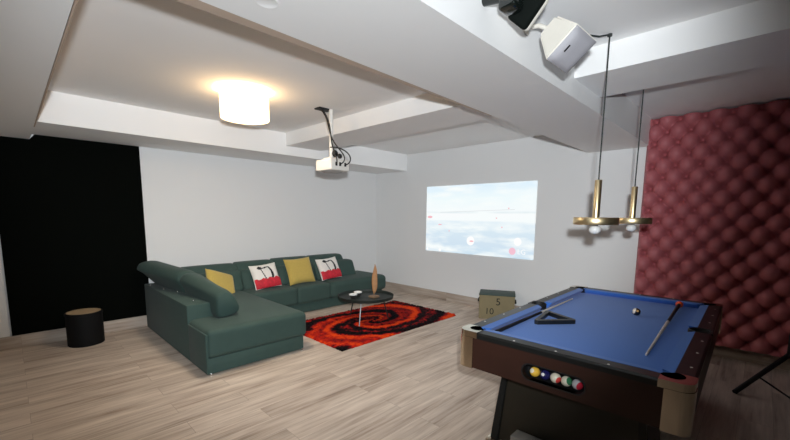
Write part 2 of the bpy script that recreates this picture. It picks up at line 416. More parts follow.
# projected picture on the wall: the throw of the projector, at its place on the plaster
def projection():
    m = bpy.data.materials.new('projected_sky'); m.use_nodes = True
    n = m.node_tree.nodes; l = m.node_tree.links; n.clear()
    tc = n.new('ShaderNodeTexCoord'); mp = n.new('ShaderNodeMapping'); mp.inputs['Scale'].default_value = (1, 1.1, 5.2)
    mp.inputs['Rotation'].default_value = (.05, 0, 0)
    l.new(tc.outputs['Object'], mp.inputs[0])
    t = n.new('ShaderNodeTexNoise'); t.inputs['Scale'].default_value = 1.5; t.inputs['Detail'].default_value = 4; l.new(mp.outputs[0], t.inputs['Vector'])
    sp = n.new('ShaderNodeSeparateXYZ'); l.new(tc.outputs['Object'], sp.inputs[0])
    rz = n.new('ShaderNodeValToRGB'); e = rz.color_ramp.elements
    mr = n.new('ShaderNodeMapRange'); mr.inputs['From Min'].default_value = 0; mr.inputs['From Max'].default_value = 1.15
    l.new(sp.outputs[2], mr.inputs['Value']); l.new(mr.outputs[0], rz.inputs[0])
    e[0].position = 0; e[0].color = (.62, .78, .90, 1)
    e[1].position = 1; e[1].color = (.74, .89, 1.0, 1)
    for p, c in ((.15, (.66, .79, .90)), (.33, (.70, .83, .92)), (.47, (.80, .90, .96)), (.49, (.95, .99, 1.)), (.58, (.97, .99, 1.)), (.60, (.78, .87, .90)), (.625, (.93, .98, 1.)), (.8, (.88, .98, 1.))):
        k = e.new(p); k.color = (*c, 1)
    rc = n.new('ShaderNodeValToRGB'); rc.color_ramp.elements[0].position = .42; rc.color_ramp.elements[1].position = .66
    l.new(t.outputs['Fac'], rc.inputs[0])
    mx = n.new('ShaderNodeMix'); mx.data_type = 'RGBA'; mx.inputs[7].default_value = (.95, 1, 1, 1)
    l.new(rc.outputs[0], mx.inputs[0]); l.new(rz.outputs[0], mx.inputs[6])
    em = n.new('ShaderNodeEmission'); em.inputs[1].default_value = PROJ; l.new(mx.outputs[2], em.inputs[0])
    o_ = n.new('ShaderNodeOutputMaterial'); l.new(em.outputs[0], o_.inputs[0])
    y0, y1, z0, z1 = 2.375, 4.415, .866, 2.012
    th = thing('projected_picture', 'bright pale blue projected picture of sky and horizon on the white wall', 'projection', (XB - .004, (y0 + y1) / 2, z0))
    MB().box((XB - .006, y0, z0), (XB - .0005, y1, z1)).build('image_area', m, th, smooth=False)
    def disc(y, z, r, mat_, name, x=XB - .0075, sy=1.):
        MB().poly([(x, y + r * sy * math.cos(a * PI / 12), z + r * math.sin(a * PI / 12)) for a in range(24)], (.0012, 0, 0)).build(name, mat_, th, smooth=False)
    wh = emit('projected_white', (1, 1, 1), PROJ * 1.02); pk = emit('projected_pink', (.92, .55, .66), PROJ); rd = emit('projected_red', (.93, .50, .55), PROJ)
    gy = emit('projected_grey', (.70, .72, .74), PROJ)
    disc(3.46, 1.09, .075, wh, 'white_dot'); disc(2.63, 1.12, .062, wh, 'white_dot'); disc(4.09, .895, .028, wh, 'white_dot'); disc(4.375, .90, .022, wh, 'white_dot')
    disc(2.71, .972, .055, pk, 'pink_emblem')
    disc(4.33, 1.475, .021, rd, 'red_mark', sy=2.6); disc(4.10, 1.345, .010, rd, 'red_mark', sy=4); disc(3.44, 1.085, .013, rd, 'red_mark', x=XB - .0088, sy=3)
    for yy, zz in ((3.9, 1.24), (3.0, 1.47), (2.9, 1.33), (2.8, 1.62)): disc(yy, zz, .011, rd, 'red_mark')
    MB().poly([(XB - .0075, 4.1, 1.555), (XB - .0075, 2.7, 1.60), (XB - .0075, 2.7, 1.606), (XB - .0075, 4.1, 1.561)], (.0012, 0, 0)).build('horizon_line', gy, th, smooth=False)
    mt = Matrix.Translation((XB - .0075, 2.56, .968)) @ Matrix(((0, 0, -1, 0), (-1, 0, 0, 0), (0, 1, 0, 0), (0, 0, 0, 1)))
    text_mesh('LG', .11, mt).build('emblem_letters', wh, th, smooth=False)
PROJ = .80
projection()

# ------------------------------------------------------------------ rug
def rug():
    x0, x1, y0, y1 = 2.46, 4.63, 3.20, 4.50
    bm = bmesh.new(); nx, ny = 150, 90; g = []
    cx, cy = (x0 + x1) / 2, (y0 + y1) / 2
    for j in range(ny + 1):
        row = []
        for i in range(nx + 1):
            ed = min(i, nx - i, j, ny - j)
            z = .004 if ed == 0 else .024 + random.uniform(-.008, .008)
            jx = random.uniform(-.006, .006)
            row.append(bm.verts.new((x0 + (x1 - x0) * i / nx - cx + jx, y0 + (y1 - y0) * j / ny - cy + random.uniform(-.006, .006), z)))
        g.append(row)
    for j in range(ny):
        for i in range(nx): bm.faces.new((g[j][i], g[j][i + 1], g[j + 1][i + 1], g[j + 1][i]))
    rim = [g[0][i] for i in range(nx + 1)] + [g[j][nx] for j in range(1, ny + 1)] + [g[ny][i] for i in range(nx - 1, -1, -1)] + [g[j][0] for j in range(ny - 1, 0, -1)]
    bk = [bm.verts.new((v.co.x, v.co.y, 0)) for v in rim]
    for k in range(len(rim)): bm.faces.new((rim[k], bk[k], bk[(k + 1) % len(rim)], rim[(k + 1) % len(rim)]))
    bm.faces.new(bk[::-1])
    mb = MB(); mb.bm.free(); mb.bm = bm
    o = mb.build('rug', M['rug'], angle=80); o.location = (cx, cy, .0005)
    tag(o, 'shaggy rug with red, orange and black spiral on the wood floor', 'rug')
rug()

# ------------------------------------------------------------------ sofa
def sofa():
    t = thing('corner_sofa', 'dark green corner sofa with a chaise and folding headrests along the left wall', 'sofa', (1.7, 4.6, 0))
    s = M['sofa']
    MB().box((1.182, 3.545, .012), (2.195, 4.95, .166), .010).box((1.20, 4.90, .012), (4.70, 5.66, .166), .010).build('base', s, t)
    MB().cushion((1.186, 3.525, .162), (2.238, 5.25, .432), .05, (.0, .004, .008), 20).build('chaise_seat', s, t)
    for x0, x1 in ((2.232, 2.925), (2.925, 3.52)):
        MB().cushion((x0, 4.84, .16), (x1, 5.45, .420), .045, (.0, .006, .010)).build('seat_cushion', s, t)
    MB().cushion((3.52, 4.82, .16), (4.755, 5.66, .425), .075, (.006, .008, .012), 20).build('seat_cushion', s, t)
    # left arm box
    MB().box((1.174, 3.55, .012), (1.20, 4.031, .395), .008, 3).build('side_panel', s, t)
    MB().box((1.174, 4.03, .012), (1.44, 5.68, .583), .008, 3).build('arm_box', s, t)
    near = [(1.405, 3.87, .60), (1.43, 3.87, .685), (1.53, 3.87, .715), (1.62, 3.87, .61), (1.64, 3.87, .47), (1.43, 3.87, .432)]
    mid = [(1.345, 4.72, .635), (1.30, 4.72, .75), (1.385, 4.72, .83), (1.55, 4.72, .78), (1.68, 4.72, .50), (1.44, 4.72, .432)]
    far = [(1.14, 5.62, .735), (1.07, 5.62, .80), (1.13, 5.62, .885), (1.34, 5.62, .865), (1.67, 5.62, .50), (1.44, 5.62, .44)]
    MB().loft([near, mid], .22).build('headrest', s, t, angle=70)
    m2 = [tuple(V(p) + V((0, -.01, 0))) for p in mid]
    MB().loft([m2, far], .18).build('headrest', s, t, angle=70)
    # long back
    MB().cushion((1.66, 5.50, .03), (4.30, 5.70, .60), .02).build('back_frame', s, t)
    def tilt(p): return V((p.x, p.y + (p.z - .42) * .42, p.z))
    xs = [1.60, 2.29, 2.86, 3.53, 4.20]
    for a, b in zip(xs, xs[1:]):
        MB().cushion((a, 5.20, .405), (b + (.16 if b > 4 else 0), 5.43, .69), .045, (.003, .02, .006), 14, tilt).build('back_cushion', s, t)
    for a, b, zt in ((1.56, 2.28, .775), (2.275, 2.868, .784), (2.862, 3.538, .793), (3.532, 4.21, .793)):
        def flap(p): return V((p.x, p.y + (p.z - .63) * .7, p.z + .02 * (p.y - 5.4)))
        MB().cushion((a, 5.345, .60), (b, 5.505, zt), .036, (.002, .012, .005), 14, flap).build('headrest', s, t)
    for x, y in ((1.205, 5.50), (1.25, 5.10), (1.322, 4.83), (1.304, 4.23)):
        MB().lathe([(0, .013), (.008, .012), (.012, .006), (.012, -.004)], (x, y, .583), 12).build('bracket_stud', M['chrome'], t)
    for x, y in ((1.205, 3.541), (2.17, 3.541)):
        MB().lathe([(0, 0), (.016, 0), (.014, .02), (.010, .028), (0, .03)], (x, y, 0), 14).build('foot', M['chrome'], t)
    for x, y in ((2.3, 5.0), (4.62, 4.98), (1.225, 5.6), (4.62, 5.6)):
        MB().lathe([(0, 0), (.020, 0), (.016, .02), (.016, .032), (0, .032)], (x, y, 0), 14).build('foot', M['chrome'], t)
sofa()

# ------------------------------------------------------------------ pillows
def pillow_bm(w, h, d, n=22, f=None):
    t = bmesh.new(); fr = {}
    for sgn in (1, -1):
        for j in range(n + 1):
            for i in range(n + 1):
                u = -1 + 2 * i / n; v = -1 + 2 * j / n
                th = (max(0, 1 - u ** 4) * max(0, 1 - v ** 4)) ** .55 * d / 2
                pin = 1 - .07 * (1 - abs(v) ** 2) * abs(u) ** 3; pin2 = 1 - .07 * (1 - abs(u) ** 2) * abs(v) ** 3
                fr[sgn, i, j] = t.verts.new((u * w / 2 * pin, sgn * -th, v * h / 2 * pin2 + h / 2))
        for j in range(n):
            for i in range(n):
                q = (fr[sgn, i, j], fr[sgn, i + 1, j], fr[sgn, i + 1, j + 1], fr[sgn, i, j + 1])
                t.faces.new(q if sgn == 1 else q[::-1])
    bmesh.ops.remove_doubles(t, verts=t.verts[:], dist=1e-5)
    return t
def pillow_y(w, h, d, x, z):
    u, v = 2 * x / w, 2 * (z - h / 2) / h
    return -((max(0, 1 - u ** 4) * max(0, 1 - v ** 4)) ** .55) * d / 2
def patch(outline, w, h, d, n=1, lift=.003):
    """thin printed shape lying on the front of a pillow: grid cells inside a test"""
    t = bmesh.new(); N = 44; vs = {}
    inside = outline
    for j in range(N):
        for i in range(N):
            x = (-.5 + (i + .5) / N) * w * .97; z = (j + .5) / N * h
            if inside(x / w, z / h):
                c = []
                for di, dj in ((0, 0), (1, 0), (1, 1), (0, 1)):
                    k = (i + di, j + dj)
                    if k not in vs:
                        xx = (-.5 + k[0] / N) * w * .955; zz = .02 * h + k[1] / N * h * .96
                        vs[k] = t.verts.new((xx, pillow_y(w, h, d, xx, zz) - lift, zz))
                    c.append(vs[k])
                t.faces.new(c)
    return t
def from_bm(t):
    mb = MB(); mb.bm.free(); mb.bm = t; return mb
def place(o, loc, tilt, rz, roll=0):
    o.matrix_world = Matrix.Translation(V(loc)) @ Matrix.Rotation(rz, 4, 'Z') @ Matrix.Rotation(tilt, 4, 'X') @ Matrix.Rotation(roll, 4, 'Y')
PW, PH, PD = .41, .375, .14
def printed():
    t = thing('printed_pillow', '', 'pillow', group='white, black and red printed pillows')
    from_bm(pillow_bm(PW, PH, PD)).build('cover', M['pillow_white'], t, local=True)
    def red(x, z): return z < .36 + .03 * math.sin(x * 25) and abs(x) < .485
    from_bm(patch(red, PW, PH, PD)).build('red_band', M['pillow_red'], t, local=True)
    def blk(x, z):
        # a bold brush curve, a head-like dot and thin strokes
        if z < .34 or z > .93: return False
        c1 = .02 + .16 * math.sin((.95 - z) * 3.6) - .02
        if abs(x - (c1 + .04)) < .035 + .03 * max(0, .7 - z) and z < .84: return True
        if (x + .23) ** 2 / .006 + (z - .82) ** 2 / .004 < 1: return True
        if abs(x - (-.20 + (.82 - z) * .25)) < .018 and z < .82: return True
        if abs(z - (.80 + .1 * (x + .1))) < .025 and -.25 < x < .06: return True
        return False
    from_bm(patch(blk, PW, PH, PD, lift=.005)).build('black_print', M['pillow_black'], t, local=True)
    return t
p1 = printed(); p2 = copy_tree(p1)
p1['label'] = 'white pillow with black and red print between the two mustard pillows'
p2['label'] = 'white pillow with black and red print nearest the right end of the sofa'
place(p1, (2.575, 5.045, .432), math.radians(-26), -.02, math.radians(-4))
place(p2, (3.695, 5.045, .440), math.radians(-26), -.02, math.radians(-4))
def mustard(label, w, h):
    o = from_bm(pillow_bm(w, h, .15)).build('mustard_pillow', M['mustard'])
    return tag(o, label, 'pillow', 'plain mustard pillows')
m1 = mustard('plain mustard yellow pillow between the two printed pillows', .455, .42)
place(m1, (3.14, 5.045, .430), math.radians(-24), -.03, math.radians(-2))
m2 = mustard('plain mustard yellow pillow tucked behind the left headrest of the sofa', .42, .37)
place(m2, (1.90, 5.02, .42), math.radians(-32), .45, math.radians(24))

# ------------------------------------------------------------------ coffee table and what stands on it
TC = V((3.43, 3.90, 0))
def coffee_table():
    t = thing('coffee_table', 'low round black tray table with thin splayed legs on the spiral rug', 'table', TC)
    z = .345
    MB().lathe([(0, z), (.36, z), (.382, z + .008), (.389, z + .045), (.383, z + .047), (.372, z + .016), (.355, z + .012), (0, z + .012)], TC, 56).build('tray', M['table_black'], t)
    for k in range(3):
        a = math.radians(213 + 120 * k)
        d = V((math.cos(a), math.sin(a), 0))
        MB().tube([TC + d * .24 + V((0, 0, z + .004)), TC + d * .33 + V((0, 0, .032))], .0085, 10).build('leg', M['steel'] if k == 0 else M['table_black'], t)
coffee_table()
TZ = .358
def cup(loc):
    t = thing('tea_bowl', '', 'bowl', loc, group='small white rimmed bowls')
    MB().lathe([(0, 0), (.030, 0), (.034, .006), (.052, .045), (.056, .060), (.052, .060), (.046, .044), (.028, .012), (0, .010)], loc, 24).build('bowl', M['cup_dark'], t)
    MB().lathe([(.0562, .050), (.058, .062), (.053, .064), (.049, .054), (.0, .040)], loc, 24).build('rim', M['cup_white'], t)
    return t
c1 = cup((3.235, 3.945, TZ)); c1['label'] = 'small dark bowl with a white rim on the tray table, the nearer and left one'
c2 = copy_tree(c1); c2.location = (3.385, 4.02, TZ); c2['label'] = 'small dark bowl with a white rim on the tray table, the farther and right one'
def leaf():
    c = V((3.49, 3.80, TZ))
    t = thing('leaf_sculpture', 'tall slim brown leaf shaped wooden sculpture standing on the tray table', 'sculpture', c)
    MB().box(c + V((-.055, -.055, 0)), c + V((.055, .055, .028)), .006).build('pedestal', M['leaf_base'], t)
    MB().lathe([(.006, 0), (.008, .05)], c + V((0, 0, .028)), 10).build('stem', M['leaf_base'], t)
    bm = bmesh.new(); rings = []
    N = 18; H = .42
    d = V((r_.x, r_.y, 0)).normalized(); e = V((-d.y, d.x, 0))
    for i in range(N + 1):
        s = i / N; w = .037 * (math.sin(PI * min(1, s * 1.02) ** .8) ** .8 if 0 < s < 1 else 0) + .003
        th = .011 * (1 - s * .6) + .002
        cc = c + V((0, 0, .05 + H * s)) + d * (.012 * math.sin(s * 2.2) + .004 * math.sin(s * 9))
        rings.append([bm.verts.new(cc + d * (w * math.cos(k * PI / 6)) + e * (th * math.sin(k * PI / 6))) for k in range(12)])
    for a, b in zip(rings, rings[1:]):
        for k in range(12): bm.faces.new((a[k], a[(k + 1) % 12], b[(k + 1) % 12], b[k]))
    bm.faces.new(rings[0][::-1]); bm.faces.new(rings[-1])
    bmesh.ops.recalc_face_normals(bm, faces=bm.faces[:])
    from_bm(bm).build('leaf_blade', M['leaf'], t)
leaf()

# ------------------------------------------------------------------ drum stool
def pouf():
    c = V((.525, 5.46, 0)); R = .168; H = .375
    t = thing('drum_stool', 'black cylindrical drum stool with a tan top beside the black wall panel', 'stool', c)
    MB().lathe([(0, 0), (R - .006, 0), (R, .006), (R, H - .03), (R + .006, H - .028), (R + .006, H - .004), (R, H), (R - .012, H), (R - .012, H - .01), (0, H - .01)], c, 44).build('drum', M['pouf'], t)
    MB().lathe([(0, H - .009), (R - .013, H - .009), (R - .013, H + .001), (0, H + .003)], c, 44).build('top', M['pouf_top'], t)
pouf()

# ------------------------------------------------------------------ cardboard box
def carton():
    a = math.radians(-62)      # direction of the front face, left to right
    c = V((5.03, 2.755, 0)); W, D, H = .50, .36, .365
    t = thing('cardboard_box', 'brown cardboard box with a dark green lid standing by the white wall', 'box', c, a)
    R = ROOT[t.name]
    def L(mb): mb.bm.transform(R); return mb
    L(MB().box((-W / 2, -D / 2, 0), (W / 2, D / 2, H), .006)).build('carton', M['card'], t)
    L(MB().box((-W / 2 - .006, -D / 2 - .006, H - .012), (W / 2 + .006, D / 2 + .006, H + .006), .004)).build('lid', M['card_tape'], t)
    for s in (-1, 1):
        L(MB().box((s * (W / 2 + .012) - .014, -.10, H - .13), (s * (W / 2 + .012) + .014, .06, H - .095), .008)).build('handle', M['ink'], t)
    fm = R @ Matrix.Translation((.02, -D / 2 - .0012, H - .105)) @ Matrix.Rotation(PI / 2, 4, 'X')
    text_mesh('5', .15, fm, .0006).build('printed_number', M['ink'], t, smooth=False)
    fm = R @ Matrix.Translation((-.10, -D / 2 - .0012, H - .25)) @ Matrix.Rotation(PI / 2, 4, 'X')
    text_mesh('10', .13, fm, .0006).build('printed_number', M['ink'], t, smooth=False)
carton()

# ------------------------------------------------------------------ pool table
X0, X1, Y0, Y1 = 1.985, 4.155, .165, 1.358
ZT = .78
TROT = math.radians(1.0)
def turned(x, y, z):
    c = V(((X0 + X1) / 2, (Y0 + Y1) / 2, 0))
    return tuple(Matrix.Rotation(TROT, 3, 'Z') @ (V((x, y, z)) - c) + c)
def pool():
    t = thing('pool_table', 'dark wood pool table with blue cloth and metal corners in front of the red panel', 'pool table', ((X0 + X1) / 2, (Y0 + Y1) / 2, 0))
    # bed
    q = .13; xa, xb, ya, yb = X0 + .05, X1 - .05, Y0 + .05, Y1 - .05; xm = (X0 + X1) / 2
    MB().poly([(xa + q, ya, .715), (xm - .07, ya, .715), (xm - .06, ya + .05, .715), (xm + .06, ya + .05, .715), (xm + .07, ya, .715), (xb - q, ya, .715), (xb, ya + q, .715), (xb, yb - q, .715), (xb - q, yb, .715), (xm + .07, yb, .715), (xm + .06, yb - .05, .715), (xm - .06, yb - .05, .715), (xm - .07, yb, .715), (xa + q, yb, .715), (xa, yb - q, .715), (xa, ya + q, .715)], (0, 0, .022)).build('playing_bed', M['cloth'], t, smooth=False)
    rw, cw = .085, .052
    def rail(a, b, inn):
        # a,b ends along outer edge; inn unit vector inwards
        a, b, inn = V(a), V(b), V(inn)
        d = (b - a).normalized()
        pts = [a + V((0, 0, .742)), a + V((0, 0, .770)), a + inn * .010 + V((0, 0, .780)), a + inn * rw + V((0, 0, .780)), a + inn * rw + V((0, 0, .742))]
        MB().poly(pts, b - a, .0015).build('rail', M['pool_black'], t, angle=20)
        # cushion with slanted ends
        bm = bmesh.new()
        def sec(p, k): return [bm.verts.new(p + inn * rw + V((0, 0, .781)) + d * 0), bm.verts.new(p + inn * (rw + cw) + d * k + V((0, 0, .776))), bm.verts.new(p + inn * (rw + cw - .004) + d * k + V((0, 0, .764))), bm.verts.new(p + inn * (rw + cw * .45) + d * k * .6 + V((0, 0, .738))), bm.verts.new(p + inn * rw + V((0, 0, .738)))]
        A = sec(a, .045); B = sec(b, -.045)
        for k in range(5): bm.faces.new((A[k], A[(k + 1) % 5], B[(k + 1) % 5], B[k]))
        bm.faces.new(A[::-1]); bm.faces.new(B); bmesh.ops.recalc_face_normals(bm, faces=bm.faces[:])
        from_bm(bm).build('cushion', M['cloth'], t, smooth=False)
    e = .118
    rail((X0, Y0 + e, 0), (X0, Y1 - e, 0), (1, 0, 0)); rail((X1, Y0 + e, 0), (X1, Y1 - e, 0), (-1, 0, 0))
    g = .062
    for y, i in ((Y0, 1), (Y1, -1)):
        rail((X0 + e, y, 0), (xm - g, y, 0), (0, i, 0)); rail((xm + g, y, 0), (X1 - e, y, 0), (0, i, 0))
        # side pocket
        c = V((xm, y + i * .066, .70))
        MB().poly([(xm - g, y, .742), (xm + g, y, .742), (xm + g, y + i * .02, .742), (xm - g, y + i * .02, .742)], (0, 0, .0385)).build('pocket_plate', M['pocket'], t)
        MB().lathe([(0, 0), (.046, 0), (.050, .03), (.052, .079), (.058, .083), (.063, .078), (.063, .04), (.054, -.01), (0, -.012)], c, 28).build('pocket', M['pocket'], t)
    for x, sx in ((X0, 1), (X1, -1)):
        for y, sy in ((Y0, 1), (Y1, -1)):
            o = V((x, y, 0))
            P = lambda a, b, z: o + V((sx * a, sy * b, z))
            pc = .086; R = .050
            # chrome top plate, C shaped around the pocket
            rc = .055
            pts = [P(e + .012, -.004, .7445)]
            for k in range(9):
                an = -PI / 2 - k * PI / 16
                pts.append(P(rc - .004 + rc * math.cos(an), rc - .004 + rc * math.sin(an), .7445))
            pts.append(P(-.004, e + .012, .7445)); pts.append(P(.080, e + .012, .7445))
            for k in range(9):
                an = PI * .62 + k * (PI * 1.26) / 8
                pts.append(P(pc + R * math.cos(an), pc + R * math.sin(an), .7445))
            pts.append(P(e + .012, .080, .7445))
            corner = MB().poly(pts, (0, 0, .039)).build('corner_cap', M['corner_metal'], t, angle=30)
            # wrap-around vertical sheet
            out = [(.105, -.006)] + [(rc - .006 + rc * math.cos(-PI / 2 - k * PI / 16), rc - .006 + rc * math.sin(-PI / 2 - k * PI / 16)) for k in range(9)] + [(-.006, .105)]
            inn_ = [(.002, .105), (.002, .055), (.010, .022), (.022, .010), (.055, .002), (.105, .002)]
            MB().poly([P(a, b, .545) for a, b in out + inn_], (0, 0, .2005)).build('corner_guard', M['corner_metal'], t, angle=30)
            MB().lathe([(0, 0), (.040, 0), (.045, .03), (.047, .072), (.052, .075), (.052, .03), (.049, -.01), (0, -.012)], P(pc, pc, .70), 28).build('pocket', M['pocket'], t)
    # aprons, the near one with the ball window
    zb, zt = .548, .743; th = .03
    xs = X0 + .003
    sy0, sy1, sz, sr = .597, .928, .630, .044
    up_, lo_ = [], []
    for k in range(13):
        an = PI / 2 * k / 12
        up_.append((sy0 + sr - sr * math.cos(an), sz + sr * math.sin(an)))
    for k in range(13):
        an = PI / 2 - PI / 2 * k / 12
        up_.append((sy1 - sr + sr * math.cos(an), sz + sr * math.sin(an)))
    lo_ = [(y, 2 * sz - z) for y, z in up_]
    ya, yb = Y0 + .05, Y1 - .05
    mb = MB()
    mb.poly([(xs, y, z) for y, z in [(ya, sz), *up_, (yb, sz), (yb, zt), (ya, zt)]], (th, 0, 0))
    mb.poly([(xs, y, z) for y, z in [(ya, sz), *lo_, (yb, sz), (yb, zb), (ya, zb)]], (th, 0, 0))
    mb.build('apron', M['mahog'], t, smooth=False)
    MB().box((X1 - .033, Y0 + .05, zb), (X1 - .003, Y1 - .05, zt)).build('apron', M['mahog'], t, smooth=False)
    for y, s in ((Y0 + .003, 1), (Y1 - .003, -1)):
        MB().box((X0 + .05, y, zb), (X1 - .05, y + s * .03, zt)).build('apron', M['mahog'], t, smooth=False)
    # window trim ring
    ring = [(y, z) for y, z in up_] + [(y, z) for y, z in lo_[::-1]][1:-1]
    cyy, czz = (sy0 + sy1) / 2, sz
    big = [(y + .006 * (1 if y > cyy else -1), z + .006 * (1 if z > czz else -1)) for y, z in ring]
    mb = MB(); n = len(ring)
    va = [mb.bm.verts.new((xs - .003, *p)) for p in big]; vb = [mb.bm.verts.new((xs - .003, *p)) for p in ring]; vc = [mb.bm.verts.new((xs + th + .004, *p)) for p in ring]; vd = [mb.bm.verts.new((xs + .001, *p)) for p in big]
    for k in range(n):
        j = (k + 1) % n
        mb.bm.faces.new((va[k], va[j], vb[j], vb[k])); mb.bm.faces.new((vb[k], vb[j], vc[j], vc[k])); mb.bm.faces.new((vd[k], vd[j], va[j], va[k]))
    bmesh.ops.recalc_face_normals(mb.bm, faces=mb.bm.faces[:])
    mb.build('window_trim', M['pocket'], t)
    # ball tray: floor, back and ends
    MB().box((xs + th, sy0 - .03, .574), (xs + .13, sy1 + .03, .586)).box((xs + .115, sy0 - .03, .586), (xs + .13, sy1 + .03, .70)).box((xs + th, sy0 - .03, .586), (xs + .115, sy0 - .018, .70)).box((xs + th, sy1 + .018, .586), (xs + .115, sy1 + .03, .70)).build('ball_tray', M['pocket'], t, smooth=False)
    MB().box((X0 + .035, Y0 + .035, .54), (X1 - .035, Y1 - .035, .552)).build('underframe', M['pool_dark'], t, smooth=False)
    # two pedestals with black edge posts and metal foot plates
    for xl, s in ((2.17, 1), (3.98, -1)):
        yl, yr = .36, 1.135
        MB().poly([(xl + s * .03, yl + .03, .541), (xl + s * .03, yr - .03, .541), (xl + s * .005, yr + .03, .03), (xl + s * .005, yl - .03, .03)], (s * .30, 0, 0)).build('pedestal', M['pool_dark'], t, smooth=False)
        for yy, k in ((yl, -1), (yr, 1)):
            MB().poly([(xl + s * .018, yy - .03 * k, .541), (xl + s * .018, yy + .008 * k, .541), (xl - s * .012, yy + .068 * k, .0), (xl - s * .012, yy + .015 * k, .0)], (s * .33, 0, 0), .004).build('leg', M['pool_black'], t)
            MB().box((xl - s * .05, yy + (.03 if k > 0 else -.08), 0), (xl + s * .05, yy + (.08 if k > 0 else -.03), .03), .006).build('leveller', M['corner_metal'], t)
        MB().box((xl - s * .10, yl + .17, .0), (xl + s * .0, yr - .115, .155), .010).build('foot_plate', M['foot_metal'], t)
    # sights
    for y in (.997, .758, .502): MB().lathe([(0, .0012), (.006, .001), (.0065, 0)], (X0 + .026, y, .780), 12).build('sight', M['pearl'], t)
    for k in (1, 2, 3, 5, 6, 7):
        for y in (Y0 + .08, Y1 - .03):
            x = X0 + (X1 - X0) * k / 8
            MB().lathe([(0, .0012), (.006, .001), (.0065, 0)], (x, y if y > 1 else Y0 + .035, .780), 12).build('sight', M['pearl'], t)
    for y in (.997, .758, .502): MB().lathe([(0, .0012), (.006, .001), (.0065, 0)], (X1 - .026, y, .780), 12).build('sight', M['pearl'], t)
    t.rotation_euler = (0, 0, TROT)
pool()
BED = .7372
BR = .0286
def ball(loc, label, base, patch_col=None, axis=(-1, 0, .3), dot=None, group=None):
    """base sphere, an optional band or cap shell of the second colour"""
    o = MB().ball(loc, BR, u=24, v=16)
    m = mat('ball_' + base[0], base[1], .12, coat=.5, noise=.01)
    t = o.centred('pool_ball', m, loc, angle=80)
    tag(t, label, 'ball', group)
    if patch_col:
        nm, col, lo, hi = patch_col
        ax = V(axis).normalized(); q = ax.to_track_quat('Z', 'Y').to_matrix().to_4x4()
        prof = [(math.sin(a) * (BR + .0004), math.cos(a) * (BR + .0004)) for a in [lo + (hi - lo) * k / 8 for k in range(9)]]
        MB().lathe(prof, (0, 0, 0), 24, Matrix.Translation(V(loc)) @ q).build(nm, mat(nm + '_paint', col, .12, coat=.5, noise=.01), t)
    return t
TRZ = .586 + BR + .0003
bx = X0 + .003 + .062
ball(turned(bx, 0.880, TRZ), 'yellow and orange ball, leftmost in the table\'s ball window', ('yellow', (.85, .50, .06)), ('cream_cap', (.85, .78, .62), 0, .5), (-1, .4, .5), group='balls in the ball window')
ball(turned(bx, 0.821, TRZ), 'dark navy ball with a small white spot in the ball window', ('navy', (.015, .015, .09)), ('white_spot', (.85, .82, .80), 0, .33), (-1, .1, .35), group='balls in the ball window')
ball(turned(bx, 0.763, TRZ), 'cream ball with a red side, middle one in the ball window', ('cream', (.85, .76, .60)), ('red_band', (.75, .07, .06), 0, .7), (-.5, -1, -.2), group='balls in the ball window')
ball(turned(bx, 0.705, TRZ), 'cream and green ball, second from the right in the ball window', ('pale', (.82, .76, .60)), ('green_band', (.05, .22, .10), 0, .8), (-.4, -1, .4), group='balls in the ball window')
ball(turned(bx, 0.648, TRZ), 'grey white ball with a red side, rightmost in the ball window', ('grey', (.62, .58, .60)), ('red_side', (.65, .03, .06), 0, .9), (-.6, -1, -.1), group='balls in the ball window')
b8 = ball((3.40, .652, BED + BR + .0002), 'black and white ball alone on the blue cloth', ('black', (.010, .010, .012)), ('white_patch', (.80, .74, .66), 0, .95), (-.55, .9, .35))
MB().ball(V((3.40, .652, BED + BR)) + V((-.8, -.42, .42)).normalized() * (BR - .004), .0095, u=14, v=8).build('tan_spot', mat('tan_paint', (.75, .42, .14), .2, noise=.01), b8)

def cue(a, b, rb, split, label, butt_end=None):
    a, b = V(a), V(b)
    t = thing('pool_cue', label, 'cue', a)
    L = (b - a)
    P = lambda s: a + L * s
    R = lambda s: rb + (.0055 - rb) * s
    MB().tube([P(.0 if not butt_end else .045), P(split)], [R(0), R(split)], 14).build('butt', M['cue_butt'], t)
    MB().tube([P(split), P(.985)], [R(split), R(.985)], 14).build('shaft', M['cue_shaft'], t)
    MB().tube([P(.985), P(1.0)], [.0055, .0052], 12).build('tip', M['pearl'], t)
    if butt_end:
        MB().ball(P(.022), .028, (1.15, 1, 1)).build('butt_cap', M['orange'], t)
cue((2.17, 1.184, BED + .0145), (3.62, 1.212, BED + .0065), .0135, .50, 'cue lying along the left cushion of the pool table beside the triangle')
cue((4.00, .455, BED + .029), (2.42, .400, BED + .0065), .0145, .46, 'cue with a bright orange butt end lying on the right of the blue cloth', True)

